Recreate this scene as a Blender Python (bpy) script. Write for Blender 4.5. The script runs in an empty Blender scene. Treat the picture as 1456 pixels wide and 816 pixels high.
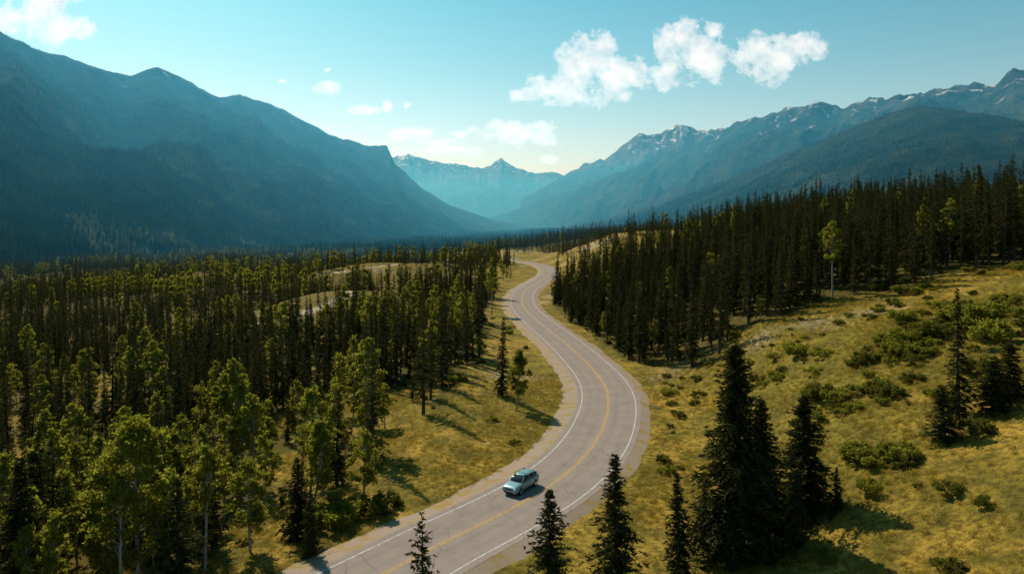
import bpy, math, random
import numpy as np
from mathutils import Vector
rng=np.random.default_rng(7); random.seed(7)
scene=bpy.context.scene
scene.view_settings.view_transform='Standard'; scene.view_settings.look='None'; scene.view_settings.exposure=0
# ---------------------------------------------------------------- helpers
def link(o):
    scene.collection.objects.link(o); return o
def hsh(ix,iy,seed):
    n=(ix.astype(np.int64)*374761393+iy.astype(np.int64)*668265263+seed*1442695041)&0x7fffffff
    n=((n^(n>>13))*1274126177)&0x7fffffff
    n=n^(n>>16)
    return (n&0xffff)/65535.0
def vn(x,y,seed=0):
    x=np.asarray(x,float); y=np.asarray(y,float)
    ix=np.floor(x); iy=np.floor(y); fx=x-ix; fy=y-iy
    fx=fx*fx*(3-2*fx); fy=fy*fy*(3-2*fy)
    a=hsh(ix,iy,seed); b=hsh(ix+1,iy,seed); c=hsh(ix,iy+1,seed); d=hsh(ix+1,iy+1,seed)
    return (a*(1-fx)+b*fx)*(1-fy)+(c*(1-fx)+d*fx)*fy
def fbm(x,y,seed=0,oc=4,g=0.5):
    s=0;a=1;t=0
    x=np.asarray(x,float); y=np.asarray(y,float)
    for i in range(oc):
        s=s+a*vn(x,y,seed+i*17); t+=a; a*=g; x=x*2.03+5.1; y=y*2.03+1.7
    return s/t
def ridged(x,y,seed=0,oc=4):
    s=0;a=1;t=0
    x=np.asarray(x,float); y=np.asarray(y,float)
    for i in range(oc):
        s=s+a*(1-np.abs(2*vn(x,y,seed+i*17)-1)); t+=a; a*=0.5; x=x*2.03+5.1; y=y*2.03+1.7
    return s/t
def sst(a,b,x):
    t=np.clip((np.asarray(x,float)-a)/(b-a),0,1); return t*t*(3-2*t)
def mesh_np(name,V,F,mats,midx=None,smooth=False):
    me=bpy.data.meshes.new(name)
    V=np.asarray(V,np.float32); F=np.asarray(F,np.int32)
    k=F.shape[1]
    me.vertices.add(len(V)); me.vertices.foreach_set('co',V.ravel())
    me.loops.add(F.size); me.loops.foreach_set('vertex_index',F.ravel())
    me.polygons.add(len(F)); me.polygons.foreach_set('loop_start',np.arange(len(F),dtype=np.int32)*k)
    for m in mats: me.materials.append(m)
    if midx is not None: me.polygons.foreach_set('material_index',np.asarray(midx,np.int32))
    me.polygons.foreach_set('use_smooth',np.full(len(F),smooth))
    me.update(calc_edges=True); me.validate()
    return me
# ---------------------------------------------------------------- materials
def newmat(name):
    m=bpy.data.materials.new(name); m.use_nodes=True
    nt=m.node_tree; b=nt.nodes['Principled BSDF']
    b.inputs['Roughness'].default_value=0.9
    b.inputs['Specular IOR Level'].default_value=0.05
    return m,nt,b
def N(nt,t,**k):
    n=nt.nodes.new(t)
    for a,v in k.items(): setattr(n,a,v)
    return n
def noise(nt,scale,detail=4,rough=.55,coord=None,dist=0):
    n=N(nt,'ShaderNodeTexNoise'); n.inputs['Scale'].default_value=scale
    n.inputs['Detail'].default_value=detail; n.inputs['Roughness'].default_value=rough
    n.inputs['Distortion'].default_value=dist
    if coord is not None: nt.links.new(coord,n.inputs['Vector'])
    return n.outputs['Fac']
def ramp(nt,src,stops):
    r=N(nt,'ShaderNodeValToRGB'); e=r.color_ramp.elements
    e[0].position=stops[0][0]; e[1].position=stops[-1][0]
    def c4(c): return (c,c,c,1) if isinstance(c,(int,float)) else (*c,1)
    e[0].color=c4(stops[0][1]); e[1].color=c4(stops[-1][1])
    for p,c in stops[1:-1]:
        q=e.new(p); q.color=c4(c)
    nt.links.new(src,r.inputs['Fac']); return r.outputs['Color']
def mix(nt,fac,a,b,mode='MIX'):
    n=N(nt,'ShaderNodeMix',data_type='RGBA',blend_type=mode)
    for s,v in ((n.inputs[0],fac),(n.inputs[6],a),(n.inputs[7],b)):
        if isinstance(v,(int,float)): s.default_value=v
        elif isinstance(v,tuple): s.default_value=(*v,1)
        else: nt.links.new(v,s)
    return n.outputs[2]
def mth(nt,op,a,b=None,c=None,clamp=False):
    n=N(nt,'ShaderNodeMath',operation=op); n.use_clamp=clamp
    for i,v in enumerate((a,b,c)):
        if v is None: continue
        if isinstance(v,(int,float)): n.inputs[i].default_value=v
        else: nt.links.new(v,n.inputs[i])
    return n.outputs[0]
def bump(nt,b,h,strength,dist):
    n=N(nt,'ShaderNodeBump'); n.inputs['Strength'].default_value=strength; n.inputs['Distance'].default_value=dist
    nt.links.new(h,n.inputs['Height']); nt.links.new(n.outputs[0],b.inputs['Normal'])
def pos(nt): return N(nt,'ShaderNodeNewGeometry').outputs['Position']

def foliage(name,c1,c2,trans=0.25,tc=None,isl=False):
    m=bpy.data.materials.new(name); m.use_nodes=True; nt=m.node_tree; nt.nodes.clear()
    out=N(nt,'ShaderNodeOutputMaterial')
    g=N(nt,'ShaderNodeNewGeometry')
    oi=N(nt,'ShaderNodeObjectInfo').outputs['Random']
    wn=N(nt,'ShaderNodeTexNoise'); wn.inputs['Scale'].default_value=.012 if isl else .9; wn.inputs['Detail'].default_value=2 if isl else 1
    nt.links.new(g.outputs['Position'],wn.inputs['Vector'])
    a=g.outputs['Random Per Island']
    if isl:
        f=mth(nt,'ADD',mth(nt,'MULTIPLY_ADD',wn.outputs['Fac'],2.6,-1.25),mth(nt,'MULTIPLY',a,.45),clamp=True)
    else:
        f=mth(nt,'ADD',mth(nt,'MULTIPLY',oi,.55),mth(nt,'ADD',mth(nt,'MULTIPLY_ADD',wn.outputs['Fac'],.9,-.25),mth(nt,'MULTIPLY',a,.2)),clamp=True)
    col=mix(nt,f,c1,c2)
    d=N(nt,'ShaderNodeBsdfDiffuse'); nt.links.new(col,d.inputs['Color'])
    tr=N(nt,'ShaderNodeBsdfTranslucent')
    if tc: nt.links.new(mix(nt,f,tc,tuple(x*1.3 for x in tc)),tr.inputs['Color'])
    else: nt.links.new(col,tr.inputs['Color'])
    ms=N(nt,'ShaderNodeMixShader'); ms.inputs[0].default_value=trans
    nt.links.new(d.outputs[0],ms.inputs[1]); nt.links.new(tr.outputs[0],ms.inputs[2])
    nt.links.new(ms.outputs[0],out.inputs['Surface'])
    return m
def simple(name,c,rough=.8,metal=0,spec=.3,var=None,scale=4):
    m,nt,b=newmat(name)
    if var:
        nt.links.new(mix(nt,ramp(nt,noise(nt,scale,5,coord=pos(nt)),[(.3,0.),(.7,1.)]),c,var),b.inputs['Base Color'])
    else: b.inputs['Base Color'].default_value=(*c,1)
    b.inputs['Roughness'].default_value=rough; b.inputs['Metallic'].default_value=metal
    b.inputs['Specular IOR Level'].default_value=spec
    return m
M_needle=foliage('spruce_needles',(.020,.025,.009),(.060,.060,.019),.2)
M_needle_far=foliage('spruce_needles_distant',(.022,.028,.010),(.076,.073,.020),.27)
M_slope=foliage('slope_trees',(.014,.024,.010),(.115,.105,.028),.3,isl=True)
M_leaf=foliage('aspen_leaves',(.085,.092,.015),(.19,.18,.025),.44,(.27,.265,.028))
M_shrub=foliage('shrub_leaves',(.045,.052,.013),(.13,.12,.021),.35,(.18,.17,.025))
M_bark=simple('spruce_bark',(.05,.038,.028),var=(.10,.08,.06),scale=6,spec=.05)
M_aspenbark=simple('aspen_bark',(.38,.35,.28),var=(.18,.15,.12),scale=3,spec=.05)
M_tuft=foliage('grass_blades',(.18,.13,.018),(.39,.27,.045),.35,(.36,.265,.040))

# ground
M_ground,nt,b=newmat('grass_ground'); P=pos(nt)
big=noise(nt,.035,5,.6,P); mid=noise(nt,.22,5,.65,P); fine=noise(nt,1.7,6,.75,P)
c=mix(nt,ramp(nt,big,[(.40,0.),(.58,1.)]),(.47,.295,.044),(.26,.20,.028))
c=mix(nt,ramp(nt,mid,[(.42,0.),(.62,1.)]),c,(.15,.122,.020))
c=mix(nt,ramp(nt,mid,[(.2,1.),(.40,0.)]),c,(.53,.345,.09))
c=mix(nt,ramp(nt,fine,[(.38,.85),(.56,0.)]),c,(.075,.058,.014))
c=mix(nt,ramp(nt,fine,[(.58,0.),(.78,.6)]),c,(.57,.41,.13))
at=N(nt,'ShaderNodeAttribute',attribute_name='dirt')
dm=mth(nt,'MULTIPLY',at.outputs['Fac'],mth(nt,'MULTIPLY_ADD',mid,1.2,.5),clamp=True)
c=mix(nt,dm,c,mix(nt,fine,(.38,.29,.19),(.60,.49,.36)))
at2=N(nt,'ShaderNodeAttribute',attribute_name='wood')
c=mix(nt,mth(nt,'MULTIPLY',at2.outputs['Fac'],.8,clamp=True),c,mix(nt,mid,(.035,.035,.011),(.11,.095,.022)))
nt.links.new(c,b.inputs['Base Color'])
bump(nt,b,mth(nt,'ADD',fine,mid),.9,.35)

# gravel
M_gravel,nt,b=newmat('gravel'); P=pos(nt)
g1=noise(nt,7,6,.8,P); g2=noise(nt,.5,4,.6,P)
c=mix(nt,g1,(.19,.14,.10),(.48,.37,.28)); c=mix(nt,ramp(nt,g2,[(.48,0.),(.64,.85)]),c,(.31,.21,.045))
nt.links.new(c,b.inputs['Base Color']); bump(nt,b,g1,.7,.08)
# asphalt
M_asph,nt,b=newmat('asphalt'); P=pos(nt)
uv=N(nt,'ShaderNodeUVMap').outputs[0]; sp=N(nt,'ShaderNodeSeparateXYZ'); nt.links.new(uv,sp.inputs[0])
a=mth(nt,'ABSOLUTE',sp.outputs[0])
tr=mth(nt,'ABSOLUTE',mth(nt,'SUBTRACT',mth(nt,'ABSOLUTE',mth(nt,'SUBTRACT',a,2.1)),.85))
mp=N(nt,'ShaderNodeMapping'); nt.links.new(uv,mp.inputs[0]); mp.inputs['Scale'].default_value=(1.2,.06,1)
st=noise(nt,1,5,.65,mp.outputs[0]); pn=noise(nt,.35,5,.6,P); gr=noise(nt,14,4,.9,P)
c=mix(nt,ramp(nt,tr,[(0.,.5),(.55,0.)]),(.32,.258,.212),(.24,.197,.166))
c=mix(nt,ramp(nt,st,[(.35,0.),(.7,.5)]),c,(.38,.31,.258))
c=mix(nt,ramp(nt,pn,[(.35,.35),(.6,0.)]),c,(.19,.16,.138))
c=mix(nt,mth(nt,'MULTIPLY',gr,.45),c,(.17,.142,.125))
vo=N(nt,'ShaderNodeTexVoronoi',feature='DISTANCE_TO_EDGE'); vo.inputs['Scale'].default_value=.22
wv=N(nt,'ShaderNodeVectorMath',operation='ADD'); nn=N(nt,'ShaderNodeTexNoise'); nn.inputs['Scale'].default_value=.6; nt.links.new(P,nn.inputs['Vector'])
nt.links.new(P,wv.inputs[0]); nt.links.new(nn.outputs['Color'],wv.inputs[1]); nt.links.new(wv.outputs[0],vo.inputs['Vector'])
c=mix(nt,ramp(nt,vo.outputs['Distance'],[(0.,.5),(.012,0.)]),c,(.08,.07,.062))
nt.links.new(c,b.inputs['Base Color']); b.inputs['Roughness'].default_value=.85; bump(nt,b,gr,.3,.02)
def paint(name,c0,c1=(.26,.22,.185)):
    m,nt,b=newmat(name); P=pos(nt)
    c=mix(nt,ramp(nt,noise(nt,2.2,6,.75,P),[(.38,.8),(.60,.1)]),c0,c1)
    nt.links.new(c,b.inputs['Base Color']); b.inputs['Roughness'].default_value=.6; return m
M_white=paint('white_road_paint',(.76,.76,.76)); M_yel=paint('yellow_road_paint',(.68,.38,.055))

# mountains
def mountmat(name,snowline,snowamt,rockline,forest1,forest2,rock1,rock2,bs=.9,meadow=(.10,.095,.03)):
    m,nt,b=newmat(name); b.inputs['Specular IOR Level'].default_value=0.0; b.inputs['Roughness'].default_value=1.
    P=pos(nt); s=N(nt,'ShaderNodeSeparateXYZ'); nt.links.new(P,s.inputs[0]); z=s.outputs[2]
    n1=noise(nt,.0025,7,.6,P); n2=noise(nt,.012,7,.7,P); n3=noise(nt,.06,4,.8,P)
    forest=mix(nt,ramp(nt,n2,[(.38,0.),(.62,1.)]),forest1,forest2)
    forest=mix(nt,mth(nt,'MULTIPLY',ramp(nt,n1,[(.46,0.),(.58,1.)]),ramp(nt,n2,[(.42,0.),(.58,.8)])),forest,meadow)
    forest=mix(nt,ramp(nt,n3,[(.35,.7),(.6,0.)]),forest,tuple(x*.4 for x in forest1))
    rock=mix(nt,ramp(nt,n2,[(.35,0.),(.65,1.)]),rock1,rock2)
    rf=mth(nt,'ADD',mth(nt,'DIVIDE',mth(nt,'SUBTRACT',z,rockline),160.),mth(nt,'MULTIPLY_ADD',n1,4.,-2.))
    rf=mth(nt,'ADD',rf,mth(nt,'MULTIPLY_ADD',n2,3.,-1.5),clamp=True)
    c=mix(nt,rf,forest,rock)
    mp=N(nt,'ShaderNodeMapping'); nt.links.new(P,mp.inputs[0]); mp.inputs['Scale'].default_value=(1,1,.25)
    n4=noise(nt,.012,6,.65,mp.outputs[0],.6)
    sf=mth(nt,'ADD',mth(nt,'DIVIDE',mth(nt,'SUBTRACT',z,snowline),260.),mth(nt,'MULTIPLY_ADD',n4,12.,-6.-3.5*(1-snowamt)),clamp=True)
    c=mix(nt,sf,c,(.8,.83,.86))
    nt.links.new(c,b.inputs['Base Color']); bump(nt,b,mth(nt,'ADD',n2,mth(nt,'MULTIPLY',n3,.4)),bs,26.)
    return m
MM_left=mountmat('left_range',700,.55,700,(.014,.028,.014),(.055,.062,.022),(.03,.034,.026),(.085,.078,.060),1.)
MM_right=mountmat('right_range',735,.74,660,(.014,.028,.016),(.050,.058,.025),(.036,.038,.034),(.11,.105,.092),1.)
MM_hump=mountmat('wooded_hill',2500,.0,900,(.012,.024,.012),(.042,.050,.020),(.1,.09,.08),(.2,.18,.16),.9,meadow=(.07,.07,.025))
MM_snow=mountmat('snowy_range',980,.74,600,(.02,.03,.02),(.05,.052,.03),(.06,.058,.055),(.15,.14,.13),.9)

# ---------------------------------------------------------------- road centreline
ctrl=np.array([(-62,2),(-45,16),(-30,31),(-19,44),(-10.3,54.8),(-6.2,60.2),(-1.2,66),(4.4,73.8),(9.3,84),(13.2,97.1),(15.9,113),(15.9,130),(12.9,160),(8.2,194),(4.6,225),(3.6,255),(5.6,290),(11,325),(18,365),(22.5,405),(23,445),(19,485),(9,522),(-8,560),(-30,600),(-50,650),(-55,720)],float)
def catmull(P,n):
    out=[]
    for i in range(len(P)-1):
        p0=P[max(i-1,0)];p1=P[i];p2=P[i+1];p3=P[min(i+2,len(P)-1)]
        for t in np.linspace(0,1,n,endpoint=False):
            out.append(.5*((2*p1)+(-p0+p2)*t+(2*p0-5*p1+4*p2-p3)*t*t+(-p0+3*p1-3*p2+p3)*t**3))
    out.append(P[-1]); return np.array(out)
cl=catmull(ctrl,24)
seg=np.r_[0,np.cumsum(np.hypot(*np.diff(cl,axis=0).T))]
L=seg[-1]; sN=int(L/1.0); sv=np.linspace(0,L,sN)
cl=np.c_[np.interp(sv,seg,cl[:,0]),np.interp(sv,seg,cl[:,1])]
for _ in range(12):
    cl[1:-1]=(cl[:-2]+cl[1:-1]*2+cl[2:])/4
tan=np.gradient(cl,axis=0); tan/=np.linalg.norm(tan,axis=1)[:,None]; nor=np.c_[tan[:,1],-tan[:,0]]
def droad(x,y):
    x=np.asarray(x,float).ravel(); y=np.asarray(y,float).ravel(); out=np.full(x.shape,1e4)
    near=np.where((x>-150)&(x<150)&(y>-80)&(y<820))[0]
    c2=cl[::3]
    for k in range(0,len(near),20000):
        i=near[k:k+20000]
        out[i]=np.sqrt(((x[i][:,None]-c2[:,0])**2+(y[i][:,None]-c2[:,1])**2).min(1))
    return out
KN=[(-78,285,9,32,.86),(-105,480,13,58,.66),(-230,560,9,60,.45),(70,470,8,45,.8)]  # low rises: x,y,height,radius,openness
def H(x,y):
    shp=np.shape(x); x=np.asarray(x,float).ravel(); y=np.asarray(y,float).ravel()
    l=-22*(1-np.exp(-np.maximum(-x-9,0)/130))
    xr=x-17; xr=np.where(xr>0,np.sqrt(xr*xr+16)-4,0)
    r=37*(1-np.exp(-xr/80.))
    r=r*(1-.5*sst(260,800,y))*(1-sst(350,900,x))
    far=-24*sst(620,1500,y)*(1-sst(60,260,x)*(1-sst(1200,1900,y)))
    h=l+r
    h=np.where(far<-.01,np.where(x<0,np.minimum(h,np.maximum(h+far,-24)),h+far),h)
    h=np.maximum(h,-24)
    away=sst(60,260,np.hypot(x-5,np.maximum(y-100,0)*.4))
    h=h+(fbm(x/24,y/24,3,3)-.5)*2.6+(fbm(x/5,y/5,9,2)-.5)*.4+(fbm(x/130,y/130,31,3)-.5)*20*away
    for (a,b_,hh,rr,op) in KN: h=h+hh*np.exp(-((x-a)**2+(y-b_)**2)/rr**2)
    d=droad(x,y)
    k=sst(8.5,30,d)
    h=-.35*(1-k)+h*k
    return h.reshape(shp)
def ribbon(name,o0,o1,z0,z1,mat,uv=False,wob=0,cross=1):
    V=[];F=[];U=[]
    offs=np.linspace(0,1,cross+1)
    w0=(fbm(sv/4,sv*0,5,3)-.5)*wob
    for i in range(len(cl)):
        for f in offs:
            o=o0+(o1-o0)*f
            if wob: o+= w0[i]*f
            p=cl[i]+nor[i]*o
            V.append((p[0],p[1],z0+(z1-z0)*f)); U.append((o,sv[i]))
    c=cross+1
    for i in range(len(cl)-1):
        for j in range(cross):
            F.append((i*c+j,i*c+j+1,(i+1)*c+j+1,(i+1)*c+j))
    me=mesh_np(name,V,F,[mat],smooth=True)
    if me.polygons[0].normal.z<0: me.flip_normals()
    if uv:
        ul=me.uv_layers.new(name='UVMap')
        U=np.array(U); vi=np.zeros(len(me.loops),np.int32); me.loops.foreach_get('vertex_index',vi)
        ul.data.foreach_set('uv',U[vi].astype(np.float32).ravel())
    return link(bpy.data.objects.new(name,me))
road=ribbon('road',-5.0,5.0,0,0,M_asph,uv=True,cross=6)
def child(o,p):
    o.parent=p; return o
child(ribbon('edge_line_left',-4.28,-4.16,.008,.008,M_white),road)
child(ribbon('edge_line_right',4.16,4.28,.008,.008,M_white),road)
child(ribbon('centre_line_1',-.19,-.06,.008,.008,M_yel),road)
child(ribbon('centre_line_2',.06,.19,.008,.008,M_yel),road)
child(ribbon('gravel_shoulder_left',-5.0,-8.0,-.012,-.42,M_gravel,wob=1.6,cross=3),road)
child(ribbon('gravel_shoulder_right',5.0,6.8,-.012,-.42,M_gravel,wob=1.4,cross=3),road)

# ---------------------------------------------------------------- forest masks
LE=np.array([(30,-48),(45,-34),(55,-26),(62,-21.5),(70,-18.5),(80,-16),(97,-14),(115,-11),(140,-7.5),(160,-8),(200,-8),(226,-8),(300,-6),(400,3),(470,4),(520,-8),(600,-25),(700,-60)])
RE=np.array([(118,36),(130,29),(150,23),(175,21),(200,17),(250,15),(300,20),(400,34),(500,36),(600,34),(700,30)])
def tracks(x,y):
    d=np.zeros(np.shape(x))
    for pts,w in (([(-110,236),(-88,254),(-74,262),(-64,278),(-72,296)],4.2),([(-150,445),(-120,440),(-95,450),(-80,468)],3.)):
        pts=np.array(pts,float)
        for a,bb in zip(pts[:-1],pts[1:]):
            ab=bb-a; t=np.clip(((x-a[0])*ab[0]+(y-a[1])*ab[1])/(ab@ab),0,1)
            dd=np.hypot(x-a[0]-ab[0]*t,y-a[1]-ab[1]*t)
            d=np.maximum(d,1-sst(w*.4,w,dd))
    return d
def fdens(x,y):
    x=np.asarray(x,float); y=np.asarray(y,float)
    le=np.interp(y,LE[:,0],LE[:,1])+(vn(y/9,y*0,4)-.5)*5
    re=np.interp(y,RE[:,0],RE[:,1])+(vn(y/11,y*0,8)-.5)*4
    left=np.where(x<le,1.,0.)
    left=left*np.where(y<36,0,1)
    near=fbm(x/22,y/22,12,2)
    left=left*np.where((y<300)&(near>.54),.18,.8)
    cln=fbm(x/70,y/70,77,3)
    left=left*np.where((y>180)&(cln>.55),.2,1)
    for (a,b_,hh,rr,op) in KN: left=left*(1-op*np.exp(-(((x-a)/rr)**2+((y-b_+rr*.45)/(rr*.75))**2)**2))
    left=left*(1-tracks(x,y))
    front=124+6*(fbm(x/15,x*0,5,2)-.5)-.03*np.maximum(x-60,0)
    right=np.where((x>re)&(y>front),1.,0.)
    opn=(y>265)&(x<40+ (y-200)*.45)
    right=right*np.where(opn,np.where(fbm(x/45,y/45,55,3)>.50,.5,.10),1)
    right=right*np.where((~opn)&(cln>.66)&(y>200),.25,1)
    d=np.where(x<re-.01,left,right)
    d=np.where((x>le)&(x<re),0,d)
    d=np.where((y>700)&(x>-150)&(x<220),np.where(cln>.56,.1,.8),d)
    return d
# ---------------------------------------------------------------- ground
def axis(a,b,c,d,fine,grow):
    xs=list(np.arange(b,c+fine,fine)); s=fine
    x=xs[-1]
    while x<d: s=min(s*grow,700); x+=s; xs.append(x)
    s=fine; x=xs[0]; lo=[]
    while x>a: s=min(s*grow,700); x-=s; lo.append(x)
    return np.array(lo[::-1]+xs)
gx=axis(-16000,-45,80,16000,1.4,1.045); gy=axis(-400,25,240,20000,1.5,1.03)
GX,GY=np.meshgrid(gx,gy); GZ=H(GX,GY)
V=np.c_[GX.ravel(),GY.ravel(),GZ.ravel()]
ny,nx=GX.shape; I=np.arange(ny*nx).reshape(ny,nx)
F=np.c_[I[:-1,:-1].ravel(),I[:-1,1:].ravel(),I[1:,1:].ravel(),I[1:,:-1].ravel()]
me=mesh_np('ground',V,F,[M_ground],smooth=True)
at=me.attributes.new('dirt','FLOAT','POINT'); dv=tracks(GX,GY).ravel()
dv=np.maximum(dv,.35*sst(.66,.76,fbm(GX/18,GY/18,91,3).ravel())*(GY.ravel()>90))
at.data.foreach_set('value',dv.astype(np.float32))
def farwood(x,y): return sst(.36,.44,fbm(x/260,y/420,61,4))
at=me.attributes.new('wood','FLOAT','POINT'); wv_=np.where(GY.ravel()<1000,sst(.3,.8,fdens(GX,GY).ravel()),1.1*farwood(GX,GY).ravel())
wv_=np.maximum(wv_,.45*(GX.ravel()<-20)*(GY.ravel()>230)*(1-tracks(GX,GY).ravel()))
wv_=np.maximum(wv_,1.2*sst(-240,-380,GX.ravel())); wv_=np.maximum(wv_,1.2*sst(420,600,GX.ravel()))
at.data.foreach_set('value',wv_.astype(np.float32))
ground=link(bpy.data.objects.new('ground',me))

# ---------------------------------------------------------------- mountains
def mountain(name,ridge,foot,mat,ns,nt_,seed,amp,jag,wl=420,p=1.25,footz=-30):
    ridge=np.array(ridge,float); foot=np.array(foot,float)
    s=np.linspace(0,len(ridge)-1,ns); k=np.arange(len(ridge))
    R=np.c_[[np.interp(s,k,ridge[:,i]) for i in range(3)]].T
    Fo=np.c_[[np.interp(s,k,foot[:,i]) for i in range(2)]].T
    arc=np.r_[0,np.cumsum(np.hypot(np.diff(R[:,0]),np.diff(R[:,1])))]
    t=np.linspace(0,1.5,nt_); S,T=np.meshgrid(np.arange(ns),t,indexing='ij')
    X=Fo[S,0]+(R[S,0]-Fo[S,0])*T; Y=Fo[S,1]+(R[S,1]-Fo[S,1])*T
    tt=np.minimum(T,1); hr=R[S,2]-footz
    Z=footz+hr*tt**p
    Z=np.where(T>1,footz+hr*(1-(T-1)*1.6),Z)
    A=arc[S]
    env=np.sin(np.pi*np.clip(T,0,1)**1.0)**.8
    gul=ridged(A/wl+fbm(A/600,T*3,seed+3,2)*1.2,T*1.3,seed,4)-.55
    iso=ridged(X/(wl*1.3),Y/(wl*1.3),seed+50,5)-.55
    sc=np.clip(hr/500,.1,1.6)
    Z=Z+amp*sc*env*(gul*1.5+iso*1.1)
    Z=Z+jag*np.minimum(sc,1)*(fbm(X/90,Y/90,seed+9,4)-.5)*2*sst(.3,1,T)
    I=np.arange(ns*nt_).reshape(ns,nt_)
    F=np.c_[I[:-1,:-1].ravel(),I[1:,:-1].ravel(),I[1:,1:].ravel(),I[:-1,1:].ravel()]
    V=np.c_[X.ravel(),Y.ravel(),Z.ravel()]
    me=mesh_np(name,V,F,[mat],smooth=True)
    n=np.zeros(len(me.polygons)*3,np.float32); me.polygons.foreach_get('normal',n)
    if n.reshape(-1,3)[:,2].mean()<0: me.flip_normals()
    link(bpy.data.objects.new(name,me))
    return X,Y,Z,T
LG=mountain('mountain',[(-1859,1600,522),(-1724,2300,679),(-1711,2450,664),(-1718,2700,668),(-1650,2950,666),(-1606,3100,743),(-1540,3300,714),(-1507,3500,677),(-1440,3700,729),(-1317,3900,691),(-1138,4200,590),(-964,4500,556),(-862,4700,570),(-821,4800,463),(-672,5100,301),(-498,5500,187),(-179,6200,79),(375,7000,-10)],
 [(-760,150),(-620,500),(-600,620),(-570,800),(-560,950),(-550,1100),(-530,1250),(-510,1400),(-490,1600),(-470,1800),(-440,2100),(-400,2450),(-370,2700),(-350,2850),(-310,3200),(-260,3600),(-100,4600),(100,5600)],MM_left,420,130,11,82,14)
RG=mountain('mountain',[(3138,2600,724),(2874,3200,786),(2584,3500,821),(2547,3600,770),(2465,3700,786),(2356,3800,788),(2297,3900,751),(2162,4100,767),(2085,4200,755),(1909,4500,825),(1781,4650,794),(1574,4900,735),(1457,5200,687),(1280,5600,633),(955,6100,499),(625,6600,382),(237,7200,250),(-148,8000,143),(-616,8800,46)],
 [(1700,1000),(1400,1400),(1200,1700),(1150,1800),(1100,1900),(1050,2000),(1000,2150),(950,2350),(900,2500),(850,2800),(800,3000),(750,3300),(700,3700),(600,4200),(480,4800),(350,5400),(200,6100),(-50,7200),(-300,8200)],MM_right,420,120,23,125,44)
HG=mountain('hill',[(2052,1700,326),(1706,1900,331),(1574,2100,348),(1477,2200,391),(1409,2350,439),(1342,2450,424),(1237,2600,376),(1130,2800,322),(1026,3000,260),(910,3250,202),(749,3600,132),(544,4000,61),(334,4500,5)],
 [(1100,400),(900,600),(750,800),(700,950),(650,1100),(620,1250),(580,1450),(540,1700),(480,2000),(420,2300),(350,2700),(280,3200),(200,3800)],MM_hump,260,90,37,40,10,wl=330,p=1.1)
r1=[(3256,8500,1166),(2731,8500,1210),(2425,8500,1227),(2250,8500,1236),(2101,8500,1285),(1856,8500,1166),(1593,8500,1170),(1374,8500,1008),(1155,8500,851),(805,8500,728),(455,8500,536),(105,8500,334)]
mountain('mountain',r1,[(x*.85,6200) for x,y,z in r1],MM_snow,220,70,41,130,60,wl=500)
f1=[(-3065,12000,1140),(-2076,12000,1215),(-1829,12000,1290),(-1458,12000,1165),(-1088,12000,1116),(-779,12000,1066),(-470,12000,1041),(-198,12000,1200),(86,12000,1041),(395,12000,943),(704,12000,967),(1137,12000,831),(2126,12000,745)]
mountain('mountain',f1,[(x*.8,9300) for x,y,z in f1],MM_snow,240,60,43,150,40,wl=600)
f2=[(-2400,10000,900),(-1730,10000,625),(-1318,10000,491),(-906,10000,337),(-494,10000,203),(-82,10000,79)]
mountain('mountain',f2,[(x*.8-200,8200) for x,y,z in f2],MM_hump,140,40,47,60,25,wl=500)

# ---------------------------------------------------------------- trees
def trunk(path,r0,r1,n=7):
    path=np.array(path,float); V=[];F=[]
    for i,p in enumerate(path):
        r=r0+(r1-r0)*i/(len(path)-1)
        for k in range(n):
            a=2*math.pi*k/n; V.append((p[0]+r*math.cos(a),p[1]+r*math.sin(a),p[2]))
    for i in range(len(path)-1):
        for k in range(n):
            F.append((i*n+k,i*n+(k+1)%n,(i+1)*n+(k+1)%n,(i+1)*n+k))
    return np.array(V),np.array(F)
def quads(c,d,w,ln,wd,taper=.35):
    a=c-w*wd[:,None]/2; b_=c+w*wd[:,None]/2; e=c+d*ln[:,None]
    V=np.stack([a,b_,e+w*(wd*taper)[:,None]/2,e-w*(wd*taper)[:,None]/2],1).reshape(-1,3)
    F=np.arange(len(V)).reshape(-1,4); return V,F
def unit(v): return v/np.maximum(np.linalg.norm(v,axis=-1,keepdims=True),1e-6)
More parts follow.
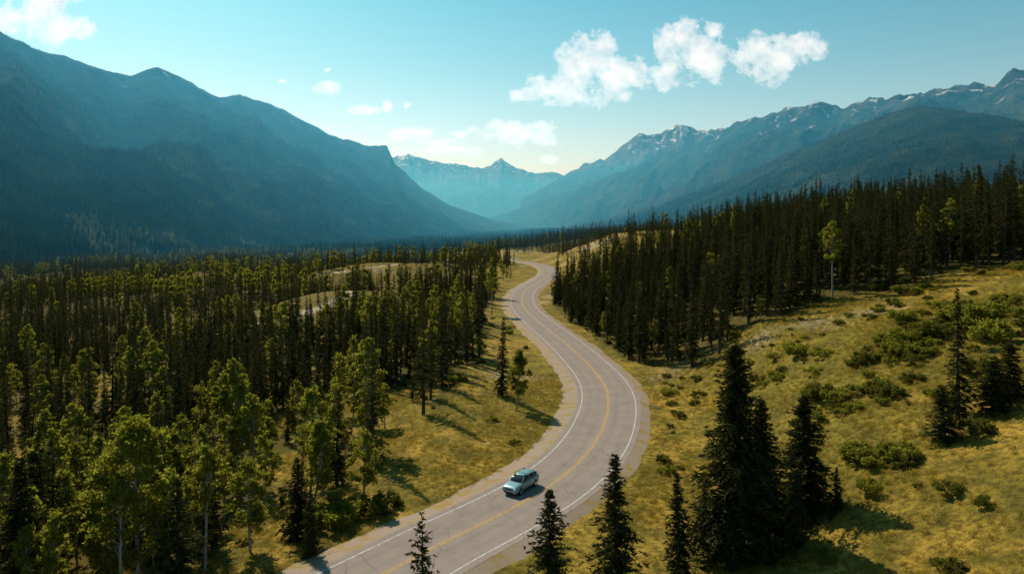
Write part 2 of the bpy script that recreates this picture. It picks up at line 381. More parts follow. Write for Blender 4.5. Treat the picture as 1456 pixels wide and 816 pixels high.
def spruce(name,seed,Ht,R,wh,nb,ntw,leaf,needle,base=.07,gap=.12):
    r=np.random.default_rng(seed)
    Vs=[];Fs=[];Ms=[];off=0
    lean=r.normal(0,.012,2)*Ht
    V,F=trunk([(lean[0]*f*f,lean[1]*f*f,Ht*f-.5*(f==0)) for f in np.linspace(0,.99,8)],Ht*.014+.05,.015)
    Vs.append(V);Fs.append(F);Ms.append(np.ones(len(F)));off+=len(V)
    f=(np.arange(wh)+.5)/wh; f=f**.92
    side=r.uniform(0,6.28)
    ff=np.repeat(f,nb)+r.normal(0,.4/wh,wh*nb); ff=np.clip(ff,0,1)
    keep=r.random(len(ff))>gap; ff=ff[keep]
    ang=r.uniform(0,2*np.pi,len(ff))
    prof=(1-ff)**.8*np.clip(.55+ff*3.,0,1)+.03
    bulge=1+.22*np.sin(ang*2+ff*9+side)+.18*np.sin(ang-side+ff*23)
    Lb=R*prof*r.uniform(.55,1.12,len(ff))*bulge
    zb=Ht*(base+(1-base)*ff)
    rise=.55*ff-.05+r.normal(0,.06,len(ff)); droop=.55*(1-ff*.8)
    nbn=len(ff)
    rad=np.c_[np.cos(ang),np.sin(ang),np.zeros(nbn)]
    ctr=np.c_[lean[0]*(zb/Ht)**2,lean[1]*(zb/Ht)**2,zb]
    def sp(i,t):
        return ctr[i]+rad[i]*(Lb[i]*t)[:,None]+np.c_[0*t,0*t,Lb[i]*(rise[i]*t-droop[i]*t*t)]
    i0=np.arange(nbn); p0=ctr; p1=sp(i0,np.full(nbn,.85)); d=unit(p1-p0)
    w=unit(np.cross(d,[0,0,1.])); V,F=quads(p0,d,w,np.linalg.norm(p1-p0,axis=1),np.full(nbn,.06),.3)
    Vs.append(V);Fs.append(F+off);Ms.append(np.ones(len(F)));off+=len(V)
    cnt=np.maximum(2,(ntw*(.35+.65*Lb/R)).astype(int)); idx=np.repeat(i0,cnt); n=len(idx)
    t=r.random(n)**.75; t=np.where(r.random(n)<.1,1.,t)
    c=sp(idx,t)
    ra=rad[idx]; tanv=np.c_[-ra[:,1],ra[:,0],np.zeros(n)]
    sd=np.where(r.random(n)<.5,-1,1)
    d=unit(ra*r.uniform(.25,1.,n)[:,None]+tanv*(sd*r.uniform(.2,1.,n))[:,None]+np.c_[0*t,0*t,r.uniform(-.75,.25,n)+.35*ff[idx]])
    ln=leaf*r.uniform(.6,1.3,n)*(1.15-.45*t)*(.5+.6*(1-ff[idx]))
    w=unit(np.cross(d,r.normal(0,1,(n,3))+np.array([0,0,1.2])))
    V,F=quads(c,d,w,ln,ln*r.uniform(.3,.55,n),.25)
    Vs.append(V);Fs.append(F+off);Ms.append(np.zeros(len(F)));off+=len(V)
    return mesh_np(name,np.vstack(Vs),np.vstack(Fs),[needle,M_bark],np.concatenate(Ms))
def aspen(name,seed,Ht,cr,ncl,nl,leaf,base=.35,mat=None,csz=(.22,.42)):
    r=np.random.default_rng(seed); Vs=[];Fs=[];Ms=[];off=0
    bend=r.normal(0,.03,2)*Ht
    tp=lambda f: np.array([bend[0]*math.sin(f*2.5),bend[1]*math.sin(f*2),Ht*f])
    V,F=trunk([tp(f)-np.array([0,0,.4*(f==0)]) for f in np.linspace(0,.93,8)],Ht*.011+.04,.03)
    Vs.append(V);Fs.append(F);Ms.append(np.ones(len(F)));off+=len(V)
    cs=[]
    for k in range(ncl):
        f=base+(1-base)*r.random()**.85; a=r.uniform(0,6.28)
        g=(f-base)/(1-base); prof=math.sin(math.pi*min(max(g*.86+.12,0),1))**.7
        rr=cr*prof*r.uniform(.35,1.1); st=tp(max(f-.12,.15)); e=tp(f)+np.array([math.cos(a)*rr,math.sin(a)*rr,r.normal(0,.2)])
        m=(st+e)/2+np.array([0,0,-.1*rr])
        V,F=trunk([st,m,e],.05,.012,4); Vs.append(V);Fs.append(F+off);Ms.append(np.ones(len(F)));off+=len(V)
        cs.append((e,cr*r.uniform(*csz)))
    for e,cr_ in cs:
        n=int(nl*r.uniform(.5,1.4)); v=r.normal(0,1,(n,3)); v=unit(v)*(r.random(n)**.5)[:,None]*cr_*np.array([1.1,1.1,.8])
        c=e+v; d=unit(r.normal(0,1,(n,3))); w=unit(np.cross(d,r.normal(0,1,(n,3))))
        ln=leaf*r.uniform(.6,1.3,n); V,F=quads(c,d,w,ln,ln*.8,.6)
        Vs.append(V);Fs.append(F+off);Ms.append(np.zeros(len(F)));off+=len(V)
    return mesh_np(name,np.vstack(Vs),np.vstack(Fs),[mat or M_leaf,M_aspenbark],np.concatenate(Ms))
def shrub(name,seed,R,Hh,nl,leaf,mat):
    r=np.random.default_rng(seed); cs=[];Vs=[];Fs=[];Ms=[];off=0
    for k in range(14):
        a=r.uniform(0,6.28); q=R*r.random()**.6; z=Hh*(1-(q/R)**2*.6)*r.uniform(.35,1)
        e=np.array([q*math.cos(a),q*math.sin(a),z]); cs.append((e,R*r.uniform(.2,.38)))
        V,F=trunk([(e[0]*.2,e[1]*.2,-.2),e*.6,e],.03,.01,3); Vs.append(V);Fs.append(F+off);Ms.append(np.ones(len(F)));off+=len(V)
    for e,c_ in cs:
        n=nl//14; v=unit(r.normal(0,1,(n,3)))*(r.random(n)**.4)[:,None]*c_; c=e+v; c[:,2]=np.maximum(c[:,2],.03)
        d=unit(r.normal(0,1,(n,3))+np.array([0,0,.4])); w=unit(np.cross(d,r.normal(0,1,(n,3)))); ln=leaf*r.uniform(.6,1.3,n)
        V,F=quads(c,d,w,ln,ln*.7,.5); Vs.append(V);Fs.append(F+off);Ms.append(np.zeros(len(F)));off+=len(V)
    return mesh_np(name,np.vstack(Vs),np.vstack(Fs),[mat,M_bark],np.concatenate(Ms))
def place(name,me,x,y,rz=0,s=1,z=None):
    o=bpy.data.objects.new(name,me); zz=float(H(np.array([x]),np.array([y]))[0]) if z is None else z
    o.location=(x,y,zz); o.rotation_euler=(0,0,rz); o.scale=(s,s,s) if not isinstance(s,tuple) else s
    return link(o)
# foreground trees
place('spruce_tree',spruce('spruce_a',1,18.0,4.7,66,12,34,.72,M_needle,base=.02,gap=.05),19.2,58.5,.4)
place('spruce_tree',spruce('spruce_b',2,12.9,3.5,50,11,28,.62,M_needle,base=.02,gap=.06),21.6,59.5,1.)
place('spruce_tree',spruce('spruce_c',3,10.6,3.6,44,11,28,.6,M_needle,base=.02,gap=.06),26.3,61.5,2.)
me=spruce('spruce_d',4,10.9,2.5,44,9,24,.5,M_needle,base=.03); place('spruce_tree',me,7.9,52,.3)
me2=spruce('spruce_e',5,9.8,2.6,38,9,24,.5,M_needle,base=.03); place('spruce_tree',me2,2.6,48,.9)
me3=spruce('spruce_f',6,8.0,1.5,34,8,18,.42,M_needle,base=.03); place('spruce_tree',me3,13.7,56,2.2)
me4=spruce('spruce_g',7,11.4,1.7,40,7,16,.45,M_needle,base=.03,gap=.3); place('spruce_tree',me4,-5.3,40.5,2.)
me5=spruce('spruce_h',8,12.8,1.6,46,7,18,.45,M_needle,base=.03,gap=.25); place('spruce_tree',me5,44.4,68,.2)
place('spruce_tree',me5,-1.6,112,1.7,1.0)
place('spruce_tree',me3,40.5,64,1.1,(1.35,1.35,.65)); place('spruce_tree',me2,46.8,66.5,2.1,(1.0,1.0,.55)); place('spruce_tree',me,49.5,68,2.6,(1.,1.,.5))
place('spruce_tree',me3,17.0,60.5,4.,.75); place('spruce_tree',me3,23.8,57.5,5.,.8); place('spruce_tree',me3,28.6,60,.5,.45)
place('spruce_tree',me2,-19.5,62,.5,.75);place('spruce_tree',me3,-17.3,58.6,.5,.7)
for (sx,sy,mm,ss) in [(-36,50,me,1.15),(-40,57,me2,1.3),(-24.5,50,me2,1.),(-31,60,me5,1.05),(-44,64,me5,1.1),(-37,68,me,1.25)]:
    place('spruce_tree',mm,sx,sy,sx,ss)
as1=aspen('aspen_a',11,7.0,1.5,40,90,.18,base=.3); place('aspen_tree',as1,-15.2,70,0)
as2=aspen('aspen_b',12,13.5,2.7,110,120,.22,base=.22,csz=(.16,.32)); place('aspen_tree',as2,-29,53,1.)
as3=aspen('aspen_c',13,11,2.0,80,90,.22,base=.25,csz=(.18,.34)); place('aspen_tree',as3,-33.5,55,2.); place('aspen_tree',as3,.6,104,2.,(.8,.8,.8))
place('aspen_tree',as3,-20.5,70,1.,.8); place('aspen_tree',as1,-23,60,1.,1.1)
# forest variants: one standing tree each, reused for the forest masses
sp_m=[spruce('spruce_m%d'%i,20+i,h,r_,34,6,13,.58,M_needle_far,base=b_,gap=g) for i,(h,r_,b_,g) in enumerate([(15,1.8,.08,.1),(17,1.7,.15,.15),(13,1.9,.05,.1),(16,1.3,.2,.25),(11,1.6,.05,.1)])]
as_m=[aspen('aspen_m%d'%i,30+i,h,c_,44,40,.32,base=b_,csz=(.2,.36)) for i,(h,c_,b_) in enumerate([(12,1.8,.35),(14.5,1.7,.45),(10,1.8,.3)])]
sp_l=[spruce('spruce_l%d'%i,40+i,h,r_,18,5,4,1.2,M_needle_far,base=.08,gap=.1) for i,(h,r_) in enumerate([(15,1.7),(17,1.6),(13,1.7)])]
as_l=[aspen('aspen_l0',38,12,2.1,20,12,.9,base=.35)]
spm_o=[place('spruce_tree',m_,x,y) for m_,(x,y) in zip(sp_m,[(-17,83),(-13.5,104),(-12,118),(26,140),(-20,78)])]
asm_o=[place('aspen_tree',m_,x,y) for m_,(x,y) in zip(as_m,[(-22,74),(-19,90),(-30,64)])]
spl_o=[place('spruce_tree',m_,x,y) for m_,(x,y) in zip(sp_l,[(-15,330),(60,330),(-30,340)])]
asl_o=[place('aspen_tree',as_l[0],-25,310)]
sh_a=shrub('shrub_a',51,1.6,1.5,1500,.22,M_shrub); sh_b=shrub('shrub_b',52,1.2,.9,900,.2,M_shrub)
sh_c=shrub('shrub_c',53,2.0,2.6,2200,.25,M_leaf)
sh_o=[place('shrub',sh_a,-13.6,66.5),place('shrub',sh_b,-15.5,65),place('shrub',sh_c,-17,64.5)]
def scatter(name,srcs,x,y,scale,idx,rot=None,sz=None,z=None):
    z=H(x,y) if z is None else z
    me=bpy.data.meshes.new(name); me.vertices.add(len(x)); me.vertices.foreach_set('co',np.c_[x,y,z].astype(np.float32).ravel())
    a=me.attributes.new('scl','FLOAT_VECTOR','POINT'); s3=np.c_[scale,scale,scale if sz is None else sz].astype(np.float32); a.data.foreach_set('vector',s3.ravel())
    a=me.attributes.new('rot','FLOAT_VECTOR','POINT'); rr=np.c_[rng.normal(0,.025,len(x)),rng.normal(0,.025,len(x)),rng.uniform(0,6.28,len(x))].astype(np.float32); a.data.foreach_set('vector',rr.ravel())
    a=me.attributes.new('idx','INT','POINT'); a.data.foreach_set('value',idx.astype(np.int32))
    o=link(bpy.data.objects.new(name,me))
    ng=bpy.data.node_groups.new(name+'_scatter','GeometryNodeTree')
    ng.interface.new_socket('Geometry',in_out='INPUT',socket_type='NodeSocketGeometry')
    ng.interface.new_socket('Geometry',in_out='OUTPUT',socket_type='NodeSocketGeometry')
    gi=ng.nodes.new('NodeGroupInput'); go=ng.nodes.new('NodeGroupOutput'); ip=ng.nodes.new('GeometryNodeInstanceOnPoints'); j=ng.nodes.new('GeometryNodeJoinGeometry')
    for so in srcs:
        q=ng.nodes.new('GeometryNodeObjectInfo'); q.transform_space='ORIGINAL'; q.inputs['Object'].default_value=so; q.inputs['As Instance'].default_value=True
        ng.links.new(q.outputs['Geometry'],j.inputs[0])
    def na(nm,t):
        q=ng.nodes.new('GeometryNodeInputNamedAttribute'); q.data_type=t; q.inputs['Name'].default_value=nm
        return [s for s in q.outputs if s.enabled and s.name=='Attribute'][0]
    ng.links.new(gi.outputs[0],ip.inputs['Points']); ng.links.new(j.outputs[0],ip.inputs['Instance'])
    ip.inputs['Pick Instance'].default_value=True
    ng.links.new(na('idx','INT'),ip.inputs['Instance Index']); ng.links.new(na('rot','FLOAT_VECTOR'),ip.inputs['Rotation']); ng.links.new(na('scl','FLOAT_VECTOR'),ip.inputs['Scale'])
    ng.links.new(ip.outputs[0],go.inputs[0])
    m=o.modifiers.new('scatter','NODES'); m.node_group=ng
    return o
def cand(x0,x1,y0,y1,sp):
    xs,ys=np.meshgrid(np.arange(x0,x1,sp),np.arange(y0,y1,sp)); x=xs.ravel()+rng.uniform(-.48,.48,xs.size)*sp; y=ys.ravel()+rng.uniform(-.48,.48,xs.size)*sp
    k=np.abs(x)<(y+45)*.95; return x[k],y[k]
# near forest
x,y=cand(-260,300,36,270,3.3); d=fdens(x,y); k=(rng.random(len(x))<d*.93)&(droad(x,y)>9.5); x,y=x[k],y[k]
pa=np.where(x<0,.07+.66*sst(.455,.56,fbm(x/24,y/24,201,2))*sst(-150,-45,x),.02+.14*sst(.6,.7,fbm(x/25,y/25,202,2)))
isa=rng.random(len(x))<pa
hs=rng.uniform(.45,1.15,len(x))*np.where(x>0,1.02,.97)
scatter('conifer_forest',spm_o,x[~isa],y[~isa],hs[~isa],rng.integers(0,5,(~isa).sum()))
scatter('aspen_grove',asm_o,x[isa],y[isa],hs[isa]*.95,rng.integers(0,3,isa.sum()))
nA=len(x)
x,y=cand(-900,760,270,1250,5.0); d=fdens(x,y); k=(rng.random(len(x))<d*.92)&(droad(x,y)>10); x,y=x[k],y[k]
isa=rng.random(len(x))<.03+.35*sst(.52,.62,fbm(x/60,y/60,211,3))*(x<0)
scatter('conifer_forest',spl_o,x[~isa],y[~isa],rng.uniform(.5,1.1,(~isa).sum()),rng.integers(0,3,(~isa).sum()))
scatter('aspen_grove',asl_o,x[isa],y[isa],rng.uniform(.6,1.05,isa.sum()),np.zeros(isa.sum()))
nB=len(x)
# undergrowth shrubs
x,y=cand(-80,110,44,210,3.0); d=fdens(x,y); q=fbm(x/12,y/12,301,3)
pr=np.where(d>.3,.28,np.where(x>17,.06+.75*sst(.52,.62,q),.03+.35*sst(.58,.66,q)))
k=(rng.random(len(x))<pr)&(droad(x,y)>9); x,y=x[k],y[k]
scs=rng.uniform(.25,.85,len(x))
# brushy thickets on the grass slope
for (cx,cy,nn_,sp_) in [(40,80,26,3.5),(50,88,34,4.5),(66,96,44,6),(74,88,26,5),(57,72,16,3),(36,100,14,4),(33,66,8,2)]:
    x=np.r_[x,cx+rng.normal(0,sp_,nn_)]; y=np.r_[y,cy+rng.normal(0,sp_*.5,nn_)]; scs=np.r_[scs,rng.uniform(.35,1.0,nn_)]
scatter('undergrowth_shrubs',sh_o,x,y,scs,rng.integers(0,3,len(x)),sz=scs*rng.uniform(.55,1.,len(x)))
for (sx,sy,ss,mm) in [(-12.6,69,.9,sh_a),(-14.8,67.5,.8,sh_c),(-18.4,66.5,1.,sh_c),(43,63,.9,sh_a),(52,76,1.3,sh_a),(58,84,1.5,sh_c),(55,90,1.3,sh_a),(38,84,1.2,sh_a),(62,92,1.4,sh_c),(35,78,1.,sh_b)]:
    place('shrub',mm,sx,sy,sx,ss)
# grass tufts
r=np.random.default_rng(5); n=40; c=np.c_[r.normal(0,.22,n),r.normal(0,.22,n),np.full(n,-.05)]; d=unit(np.c_[r.normal(0,.45,n),r.normal(0,.45,n),np.ones(n)]); w=unit(np.cross(d,r.normal(0,1,(n,3))))
V,F=quads(c,d,w,r.uniform(.25,.6,n),r.uniform(.03,.06,n),.1)
tuft=place('grass_tuft',mesh_np('grass_tuft',V,F,[M_tuft]),20,72)
x,y=cand(-45,90,44,130,.8); q=fbm(x/6,y/6,401,3); k=(rng.random(len(x))<.25+.75*sst(.4,.6,q))&(droad(x,y)>7.3)&(fdens(x,y)<.9); x,y=x[k],y[k]
scatter('grass',[tuft],x,y,rng.uniform(.5,1.4,len(x)),np.zeros(len(x)),sz=rng.uniform(.4,1.1,len(x)))
# distant forest merged meshes
def cones(name,P,hgt,seed,mat):
    r=np.random.default_rng(seed); n=len(P)
    rad=hgt*r.uniform(.13,.2,n); a0=r.uniform(0,6.28,n); m=5
    ang=a0[:,None]+np.arange(m)*2*np.pi/m; jr=r.uniform(.7,1.2,(n,m))
    ring=np.stack([P[:,0:1]+np.cos(ang)*rad[:,None]*jr,P[:,1:2]+np.sin(ang)*rad[:,None]*jr,np.repeat(P[:,2:3]+.08*hgt[:,None],m,1)],-1)
    top=P+np.c_[0*hgt,0*hgt,hgt]
    V=np.concatenate([ring,top[:,None]],1).reshape(-1,3); b0=(np.arange(n)*(m+1))[:,None,None]
    F=np.array([(k,(k+1)%m,m) for k in range(m)])[None]+b0
    return link(bpy.data.objects.new(name,mesh_np(name,V,F.reshape(-1,3),[mat])))
def slope_trees(name,G,n,tmax,maxd,hh,seed,mat):
    X,Y,Z,T=G; r=np.random.default_rng(seed)
    dx=np.hypot(np.diff(X,axis=0)[:,:-1],np.diff(Y,axis=0)[:,:-1]); dy=np.hypot(np.diff(X,axis=1)[:-1],np.diff(Y,axis=1)[:-1])
    A=dx*dy; D=np.hypot(X,Y)[:-1,:-1]; tl=T[:-1,:-1]+(fbm(X/160,Y/160,seed,4)[:-1,:-1]-.5)*.9
    Wt=A*(1-sst(tmax-.25,tmax+.25,tl))*(T[:-1,:-1]<1)*(D<maxd)*(.15+.85*sst(.4,.55,fbm(X/110,Y/110,seed+4,3)[:-1,:-1]))/(D/1000+.3)
    Wt=Wt.ravel()/Wt.sum(); ii=r.choice(len(Wt),n,p=Wt); a,b=np.unravel_index(ii,A.shape)
    u=r.random(n);v=r.random(n)
    def L_(Q): return (Q[a,b]*(1-u)+Q[a+1,b]*u)*(1-v)+(Q[a,b+1]*(1-u)+Q[a+1,b+1]*u)*v
    P=np.c_[L_(X),L_(Y),L_(Z)-1.]
    return cones(name,P,hh*r.uniform(.5,1.15,n)*(1-.35*T[a,b]),seed,mat)
slope_trees('mountainside_forest',LG,90000,.85,4200,14,5,M_slope)
slope_trees('mountainside_forest',HG,30000,.95,3600,15,6,M_slope)
x=rng.uniform(-700,900,60000); y=rng.uniform(1200**.5,5200**.5,60000)**2; k=rng.random(60000)<.03+.97*farwood(x,y); x,y=x[k],y[k]
cones('valley_forest',np.c_[x,y,H(x,y)-.5],rng.uniform(9,18,len(x)),9,M_slope)

# ---------------------------------------------------------------- car
def car(x,y,heading):
    import bmesh
    M_body,nt,b=newmat('car_paint'); b.inputs['Base Color'].default_value=(.22,.36,.39,1); b.inputs['Metallic'].default_value=.3; b.inputs['Roughness'].default_value=.32; b.inputs['Coat Weight'].default_value=.5; b.inputs['Specular IOR Level'].default_value=.4
    M_glass=simple('car_glass',(.012,.016,.02),.06,0,.6); M_blk=simple('black_trim',(.02,.02,.02),.5); M_tire=simple('tyre_rubber',(.02,.02,.02),.8)
    M_rim=simple('alloy_rim',(.45,.46,.47),.3,.8); M_lamp=simple('headlamp_glass',(.75,.78,.8),.1,0,.8); M_pl=simple('number_plate_white',(.7,.7,.68),.5); M_red=simple('tail_lamp_red',(.4,.02,.02),.2)
    root=link(bpy.data.objects.new('suv_car',None)); root.location=(x,y,.01); root.rotation_euler=(0,0,heading)
    def add(name,me,sub=0,bev=0):
        o=link(bpy.data.objects.new(name,me)); o.parent=root
        if bev: m=o.modifiers.new('b','BEVEL'); m.width=bev; m.segments=2
        if sub: m=o.modifiers.new('s','SUBSURF'); m.levels=sub; m.render_levels=sub
        return o
    def loft(name,st,mat,sub=1):
        V=[];F=[];n=None
        for sx,half in st:
            full=[(sx,yy,zz) for yy,zz in half]+[(sx,-yy,zz) for yy,zz in half[::-1] if abs(yy)>1e-6]
            n=len(full); V+=full
        for i in range(len(st)-1):
            for k in range(n): F.append((i*n+k,i*n+(k+1)%n,(i+1)*n+(k+1)%n,(i+1)*n+k))
        me=bpy.data.meshes.new(name); me.from_pydata(V,[],F+[tuple(range(n))[::-1],tuple(range((len(st)-1)*n,len(st)*n))])
        me.materials.append(mat)
        bm=bmesh.new(); bm.from_mesh(me); bmesh.ops.recalc_face_normals(bm,faces=bm.faces); bm.to_mesh(me); bm.free()
        for p in me.polygons: p.use_smooth=True
        return add(name,me,sub)
    def sec(sx,wb,w,zb,zs,zt,wt):
        return (sx,[(0,zb),(wb*.7,zb),(wb,zb+.04),(w,zb+.22),(w,(zb+zs)/2+.1),(w*.985,zs),(wt,zt-.02),(wt*.6,zt),(0,zt+.015)])
    loft('body',[sec(2.36,.62,.68,.36,.58,.66,.55),sec(2.30,.78,.84,.26,.72,.84,.68),sec(2.05,.84,.93,.24,.80,.96,.76),sec(1.5,.86,.95,.24,.86,1.04,.80),sec(.85,.86,.95,.24,.93,1.10,.84),sec(0,.86,.95,.24,.97,1.12,.86),sec(-1.,.86,.95,.24,1.0,1.13,.86),sec(-1.8,.86,.94,.26,1.02,1.14,.85),sec(-2.2,.82,.90,.30,1.0,1.12,.8),sec(-2.33,.72,.80,.40,.92,1.02,.7)],M_body,2)
    def gs(sx,w,zt): return (sx,[(0,1.05),(.84,1.05),(.86,1.1),(w+ .06*(zt>1.3),max(zt-.12,1.1)),(w*.9,zt),(0,zt+.02)])
    loft('windows',[gs(1.12,.80,1.13),(.45,[(0,1.05),(.84,1.05),(.86,1.1),(.71,1.54),(.62,1.58),(0,1.6)]),(-.6,[(0,1.05),(.84,1.05),(.86,1.1),(.73,1.58),(.64,1.63),(0,1.65)]),(-1.7,[(0,1.05),(.84,1.05),(.86,1.1),(.71,1.54),(.62,1.6),(0,1.62)]),(-2.2,[(0,1.05),(.8,1.05),(.82,1.1),(.68,1.25),(.6,1.3),(0,1.32)])],M_glass,1)
    loft('roof',[(.42,[(0,1.585),(.55,1.56),(.66,1.53),(.64,1.58),(.5,1.615),(0,1.635)]),(-.6,[(0,1.63),(.6,1.6),(.72,1.56),(.7,1.62),(.55,1.665),(0,1.69)]),(-1.6,[(0,1.6),(.6,1.58),(.7,1.54),(.68,1.6),(.52,1.645),(0,1.66)]),(-1.95,[(0,1.5),(.55,1.49),(.64,1.46),(.62,1.5),(.5,1.54),(0,1.55)])],M_body,2)
    def box(name,c,s,mat,bev=.02,rot=(0,0,0)):
        bm=bmesh.new(); bmesh.ops.create_cube(bm,size=1)
        for v in bm.verts: v.co=Vector((v.co.x*s[0],v.co.y*s[1],v.co.z*s[2]))
        bmesh.ops.bevel(bm,geom=bm.edges[:],offset=min(bev,min(s)*.35),segments=2,affect='EDGES')
        me=bpy.data.meshes.new(name); bm.to_mesh(me); bm.free(); me.materials.append(mat); o=add(name,me); o.location=c; o.rotation_euler=rot; return o
    for sgn,nm in ((1,'left'),(-1,'right')):
        for i,(a,b_) in enumerate([((1.1,.83,1.12),(.45,.69,1.56)),((-.28,.87,1.12),(-.32,.735,1.59)),((-1.28,.87,1.12),(-1.36,.73,1.58)),((-2.15,.82,1.12),(-1.8,.68,1.53))]):
            A=Vector((a[0],a[1]*sgn,a[2]));B=Vector((b_[0],b_[1]*sgn,b_[2])); o=box('pillar_%s_%d'%(nm,i),(A+B)/2,(.07 if i!=3 else .16,.05,(B-A).length),M_body,.015); o.rotation_mode='QUATERNION'; o.rotation_quaternion=(B-A).to_track_quat('Z','Y')
        box('roof_rail_'+nm,(-.6,.60*sgn,1.735),(1.9,.04,.04),M_blk)
        for i,rx in enumerate((.25,-1.45)): box('rail_foot_%s_%d'%(nm,i),(rx,.60*sgn,1.68),(.08,.035,.09),M_blk)
        box('mirror_'+nm,(.72,1.03*sgn,1.12),(.14,.2,.14),M_body,.04)
        box('headlamp_'+nm,(2.20,.64*sgn,.78),(.22,.34,.15),M_lamp,.05,(0,.1,-.35*sgn))
        box('fog_lamp_'+nm,(2.30,.62*sgn,.46),(.08,.16,.09),M_blk,.02)
        box('tail_lamp_'+nm,(-2.22,.76*sgn,.95),(.12,.16,.3),M_red,.03)
        box('sill_'+nm,(0,.90*sgn,.30),(2.2,.1,.12),M_blk,.03)
        box('door_handle_%s_1'%nm,(.0,.955*sgn,.92),(.18,.03,.03),M_blk); box('door_handle_%s_2'%nm,(-1.,.955*sgn,.94),(.18,.03,.03),M_blk)
        for i,wx in enumerate((1.42,-1.38)):
            for (nm2,rr,dp,yc,mm,bv) in (('wheel_arch',.42,.06,.915,M_blk,.01),('tyre',.355,.24,.86,M_tire,.05),('rim',.24,.05,.975,M_rim,.01)):
                bm=bmesh.new(); bmesh.ops.create_cone(bm,cap_ends=True,segments=32,radius1=rr,radius2=rr,depth=dp)
                bmesh.ops.bevel(bm,geom=[e for e in bm.edges if abs(e.verts[0].co.z-e.verts[1].co.z)<1e-5],offset=bv,segments=2,affect='EDGES')
                me=bpy.data.meshes.new(nm2); bm.to_mesh(me); bm.free(); me.materials.append(mm); o=add('%s_%s_%d'%(nm2,nm,i),me); o.location=(wx,yc*sgn,.36 if nm2!='wheel_arch' else .40); o.rotation_euler=(math.pi/2,0,0)
    box('grille',(2.335,0,.68),(.05,.78,.17),M_blk,.02); box('lower_intake',(2.345,0,.40),(.06,1.1,.15),M_blk,.02); box('number_plate',(2.385,0,.54),(.02,.34,.12),M_pl,.004)
    box('rear_plate',(-2.35,0,.8),(.02,.34,.12),M_pl,.004)
    box('rack_bar_1',(-.1,0,1.755),(.05,1.2,.03),M_blk); box('rack_bar_2',(-1.15,0,1.755),(.05,1.2,.03),M_blk)
i=np.argmin(np.abs(cl[:,1]-71.2)+np.where(cl[:,0]<-40,99,0)); t=tan[i]; p=cl[i]-nor[i]*2.15
car(p[0],p[1],math.atan2(-t[1],-t[0]))
print('CAR',p,'trees',nA,nB)
# ---------------------------------------------------------------- atmosphere
import bmesh
bm=bmesh.new(); bmesh.ops.create_cube(bm,size=1)
for v in bm.verts: v.co=Vector((v.co.x*30000,500+(v.co.y+.5)*15200,-80+(v.co.z+.5)*740))
me=bpy.data.meshes.new('haze'); bm.to_mesh(me); bm.free()
m=bpy.data.materials.new('valley_haze'); m.use_nodes=True; nt=m.node_tree; nt.nodes.clear()
o=N(nt,'ShaderNodeOutputMaterial'); vs=N(nt,'ShaderNodeVolumeScatter'); vs.inputs['Color'].default_value=(.11,.58,1,1); vs.inputs['Density'].default_value=1/6200.; vs.inputs['Anisotropy'].default_value=.4
nt.links.new(vs.outputs[0],o.inputs['Volume']); me.materials.append(m)
link(bpy.data.objects.new('atmosphere_haze',me))
# ---------------------------------------------------------------- sun + sky
sv_=Vector((-.45,.70,.75)).normalized(); el=math.asin(sv_.z); az=math.atan2(sv_.x,sv_.y)
sl=bpy.data.lights.new('sun','SUN'); sl.energy=5; sl.angle=math.radians(.5); sl.color=(1,.91,.75)
so=link(bpy.data.objects.new('sun',sl)); so.rotation_mode='QUATERNION'; so.rotation_quaternion=sv_.to_track_quat('Z','Y'); so.location=(-100,200,300)
w=bpy.data.worlds.new('World'); scene.world=w; w.use_nodes=True; nt=w.node_tree; bg=nt.nodes['Background']
sk=N(nt,'ShaderNodeTexSky',sky_type='NISHITA'); sk.sun_disc=False; sk.sun_elevation=el; sk.sun_rotation=az; sk.air_density=1.; sk.dust_density=.7; sk.ozone_density=1.
tc=N(nt,'ShaderNodeTexCoord').outputs['Generated']
s=N(nt,'ShaderNodeSeparateXYZ'); nt.links.new(tc,s.inputs[0])
tint=ramp(nt,s.outputs[2],[(0.,(1.4,1.42,1.42)),(.12,(1.2,1.32,1.26)),(.22,(.80,1.20,1.07)),(.34,(.48,1.12,.99)),(1.,(.4,.7,.7))])
col=mix(nt,1.,sk.outputs[0],tint,'MULTIPLY')
yy=mth(nt,'MAXIMUM',s.outputs[1],.05); u=mth(nt,'DIVIDE',s.outputs[0],yy); v=mth(nt,'DIVIDE',s.outputs[2],yy)
cb=N(nt,'ShaderNodeCombineXYZ'); nt.links.new(u,cb.inputs[0]); nt.links.new(v,cb.inputs[1]); UV=cb.outputs[0]
wn=N(nt,'ShaderNodeTexNoise'); wn.inputs['Scale'].default_value=14; wn.inputs['Detail'].default_value=3; nt.links.new(UV,wn.inputs['Vector'])
wo=N(nt,'ShaderNodeVectorMath',operation='MULTIPLY_ADD'); nt.links.new(wn.outputs['Color'],wo.inputs[0]); wo.inputs[1].default_value=(.03,.03,0); nt.links.new(UV,wo.inputs[2])
sh=N(nt,'ShaderNodeVectorMath',operation='ADD'); nt.links.new(wo.outputs[0],sh.inputs[0]); sh.inputs[1].default_value=(-.015,-.015,0); W=sh.outputs[0]
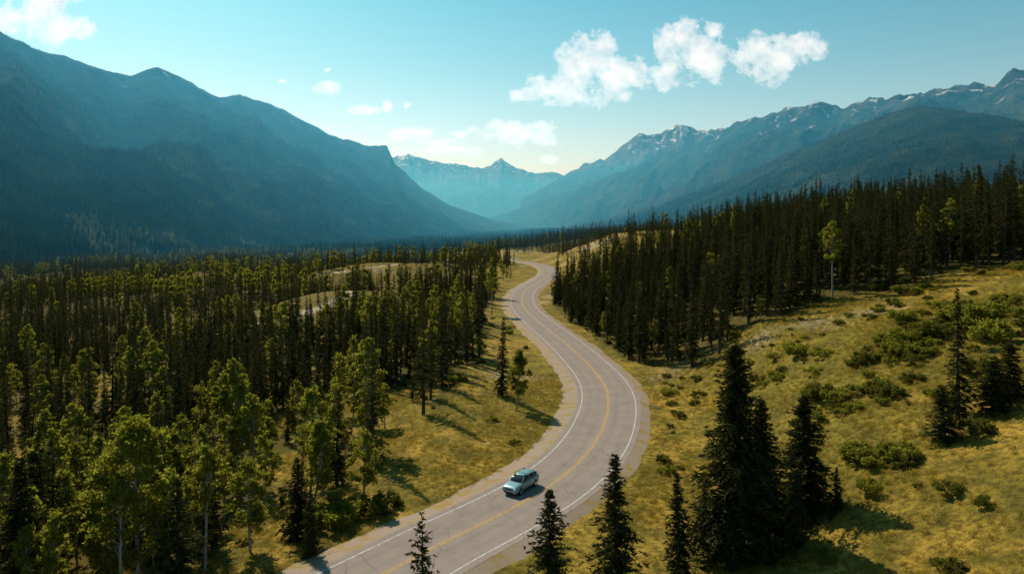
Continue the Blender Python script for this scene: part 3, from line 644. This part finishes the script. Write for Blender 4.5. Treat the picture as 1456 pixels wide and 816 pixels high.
# cloud puffs: (tan bearing, tan elevation, half width, half height)
puffs=[(.020,.192,.032,.013),(.066,.198,.046,.022),(.100,.232,.048,.042),(.150,.222,.044,.038),(.132,.260,.026,.020),(.162,.187,.016,.010),(.190,.232,.012,.010),
(.249,.268,.042,.032),(.234,.226,.026,.026),(.285,.240,.036,.034),(.296,.283,.018,.014),(.342,.250,.046,.024),(.383,.237,.038,.028),(.414,.262,.042,.020),
(-.715,.304,.060,.032),(-.655,.286,.048,.024),(-.690,.325,.055,.02),(-.276,.203,.026,.012),(-.214,.172,.024,.007),(-.183,.177,.009,.010),(-.142,.134,.036,.010),(-.096,.108,.048,.009),(-.11,.12,.03,.006),(-.080,.134,.013,.006),
(.007,.134,.054,.017),(.033,.144,.028,.011),(.054,.098,.013,.007),(-.154,.177,.005,.006),(-.270,.227,.007,.004),(-.335,.213,.006,.003)]
acc=None
for (a,b_,ru,rv) in puffs:
    q=N(nt,'ShaderNodeVectorMath',operation='SUBTRACT'); nt.links.new(W,q.inputs[0]); q.inputs[1].default_value=(a,b_,0)
    q2=N(nt,'ShaderNodeVectorMath',operation='MULTIPLY'); nt.links.new(q.outputs[0],q2.inputs[0]); q2.inputs[1].default_value=(1/ru,1/rv,0)
    q3=N(nt,'ShaderNodeVectorMath',operation='LENGTH'); nt.links.new(q2.outputs[0],q3.inputs[0])
    e=mth(nt,'SUBTRACT',1.15,q3.outputs['Value'])
    acc=e if acc is None else mth(nt,'SMOOTH_MAX',acc,e,.25)
fb=noise(nt,26,6,.68,UV); den=mth(nt,'ADD',acc,mth(nt,'MULTIPLY_ADD',fb,3.6,-1.9))
alpha=ramp(nt,den,[(.0,0.),(.25,.45),(.9,1.)])
fr=mth(nt,'GREATER_THAN',s.outputs[1],.06); alpha=mth(nt,'MULTIPLY',alpha,fr)
n5=noise(nt,30,6,.6,UV)
shd=ramp(nt,mth(nt,'MULTIPLY_ADD',den,.25,mth(nt,'MULTIPLY_ADD',n5,1.9,-.75)),[(.15,(1.,1.,1.)),(.45,(.88,.91,.93)),(.85,(.62,.69,.74))])
ext=ramp(nt,s.outputs[2],[(.06,(1.1,1.5,1.9)),(.14,(1.05,1.22,1.38)),(.20,(1.,1.10,1.15)),(.27,(1.,1.02,1.05))])
sc=N(nt,'ShaderNodeVectorMath',operation='SCALE'); nt.links.new(mix(nt,1.,shd,ext,'MULTIPLY'),sc.inputs[0]); sc.inputs['Scale'].default_value=10.8
fin=mix(nt,alpha,col,sc.outputs[0])
nt.links.new(fin,bg.inputs['Color']); bg.inputs['Strength'].default_value=.098
w.cycles.sampling_method='NONE'
# ---------------------------------------------------------------- camera
cd=bpy.data.cameras.new('camera'); cd.lens=24; cd.sensor_width=36; cd.shift_y=-.0604; cd.clip_start=.5; cd.clip_end=60000
co=link(bpy.data.objects.new('camera',cd)); co.location=(0,0,28); co.rotation_euler=(math.pi/2,0,0); scene.camera=co
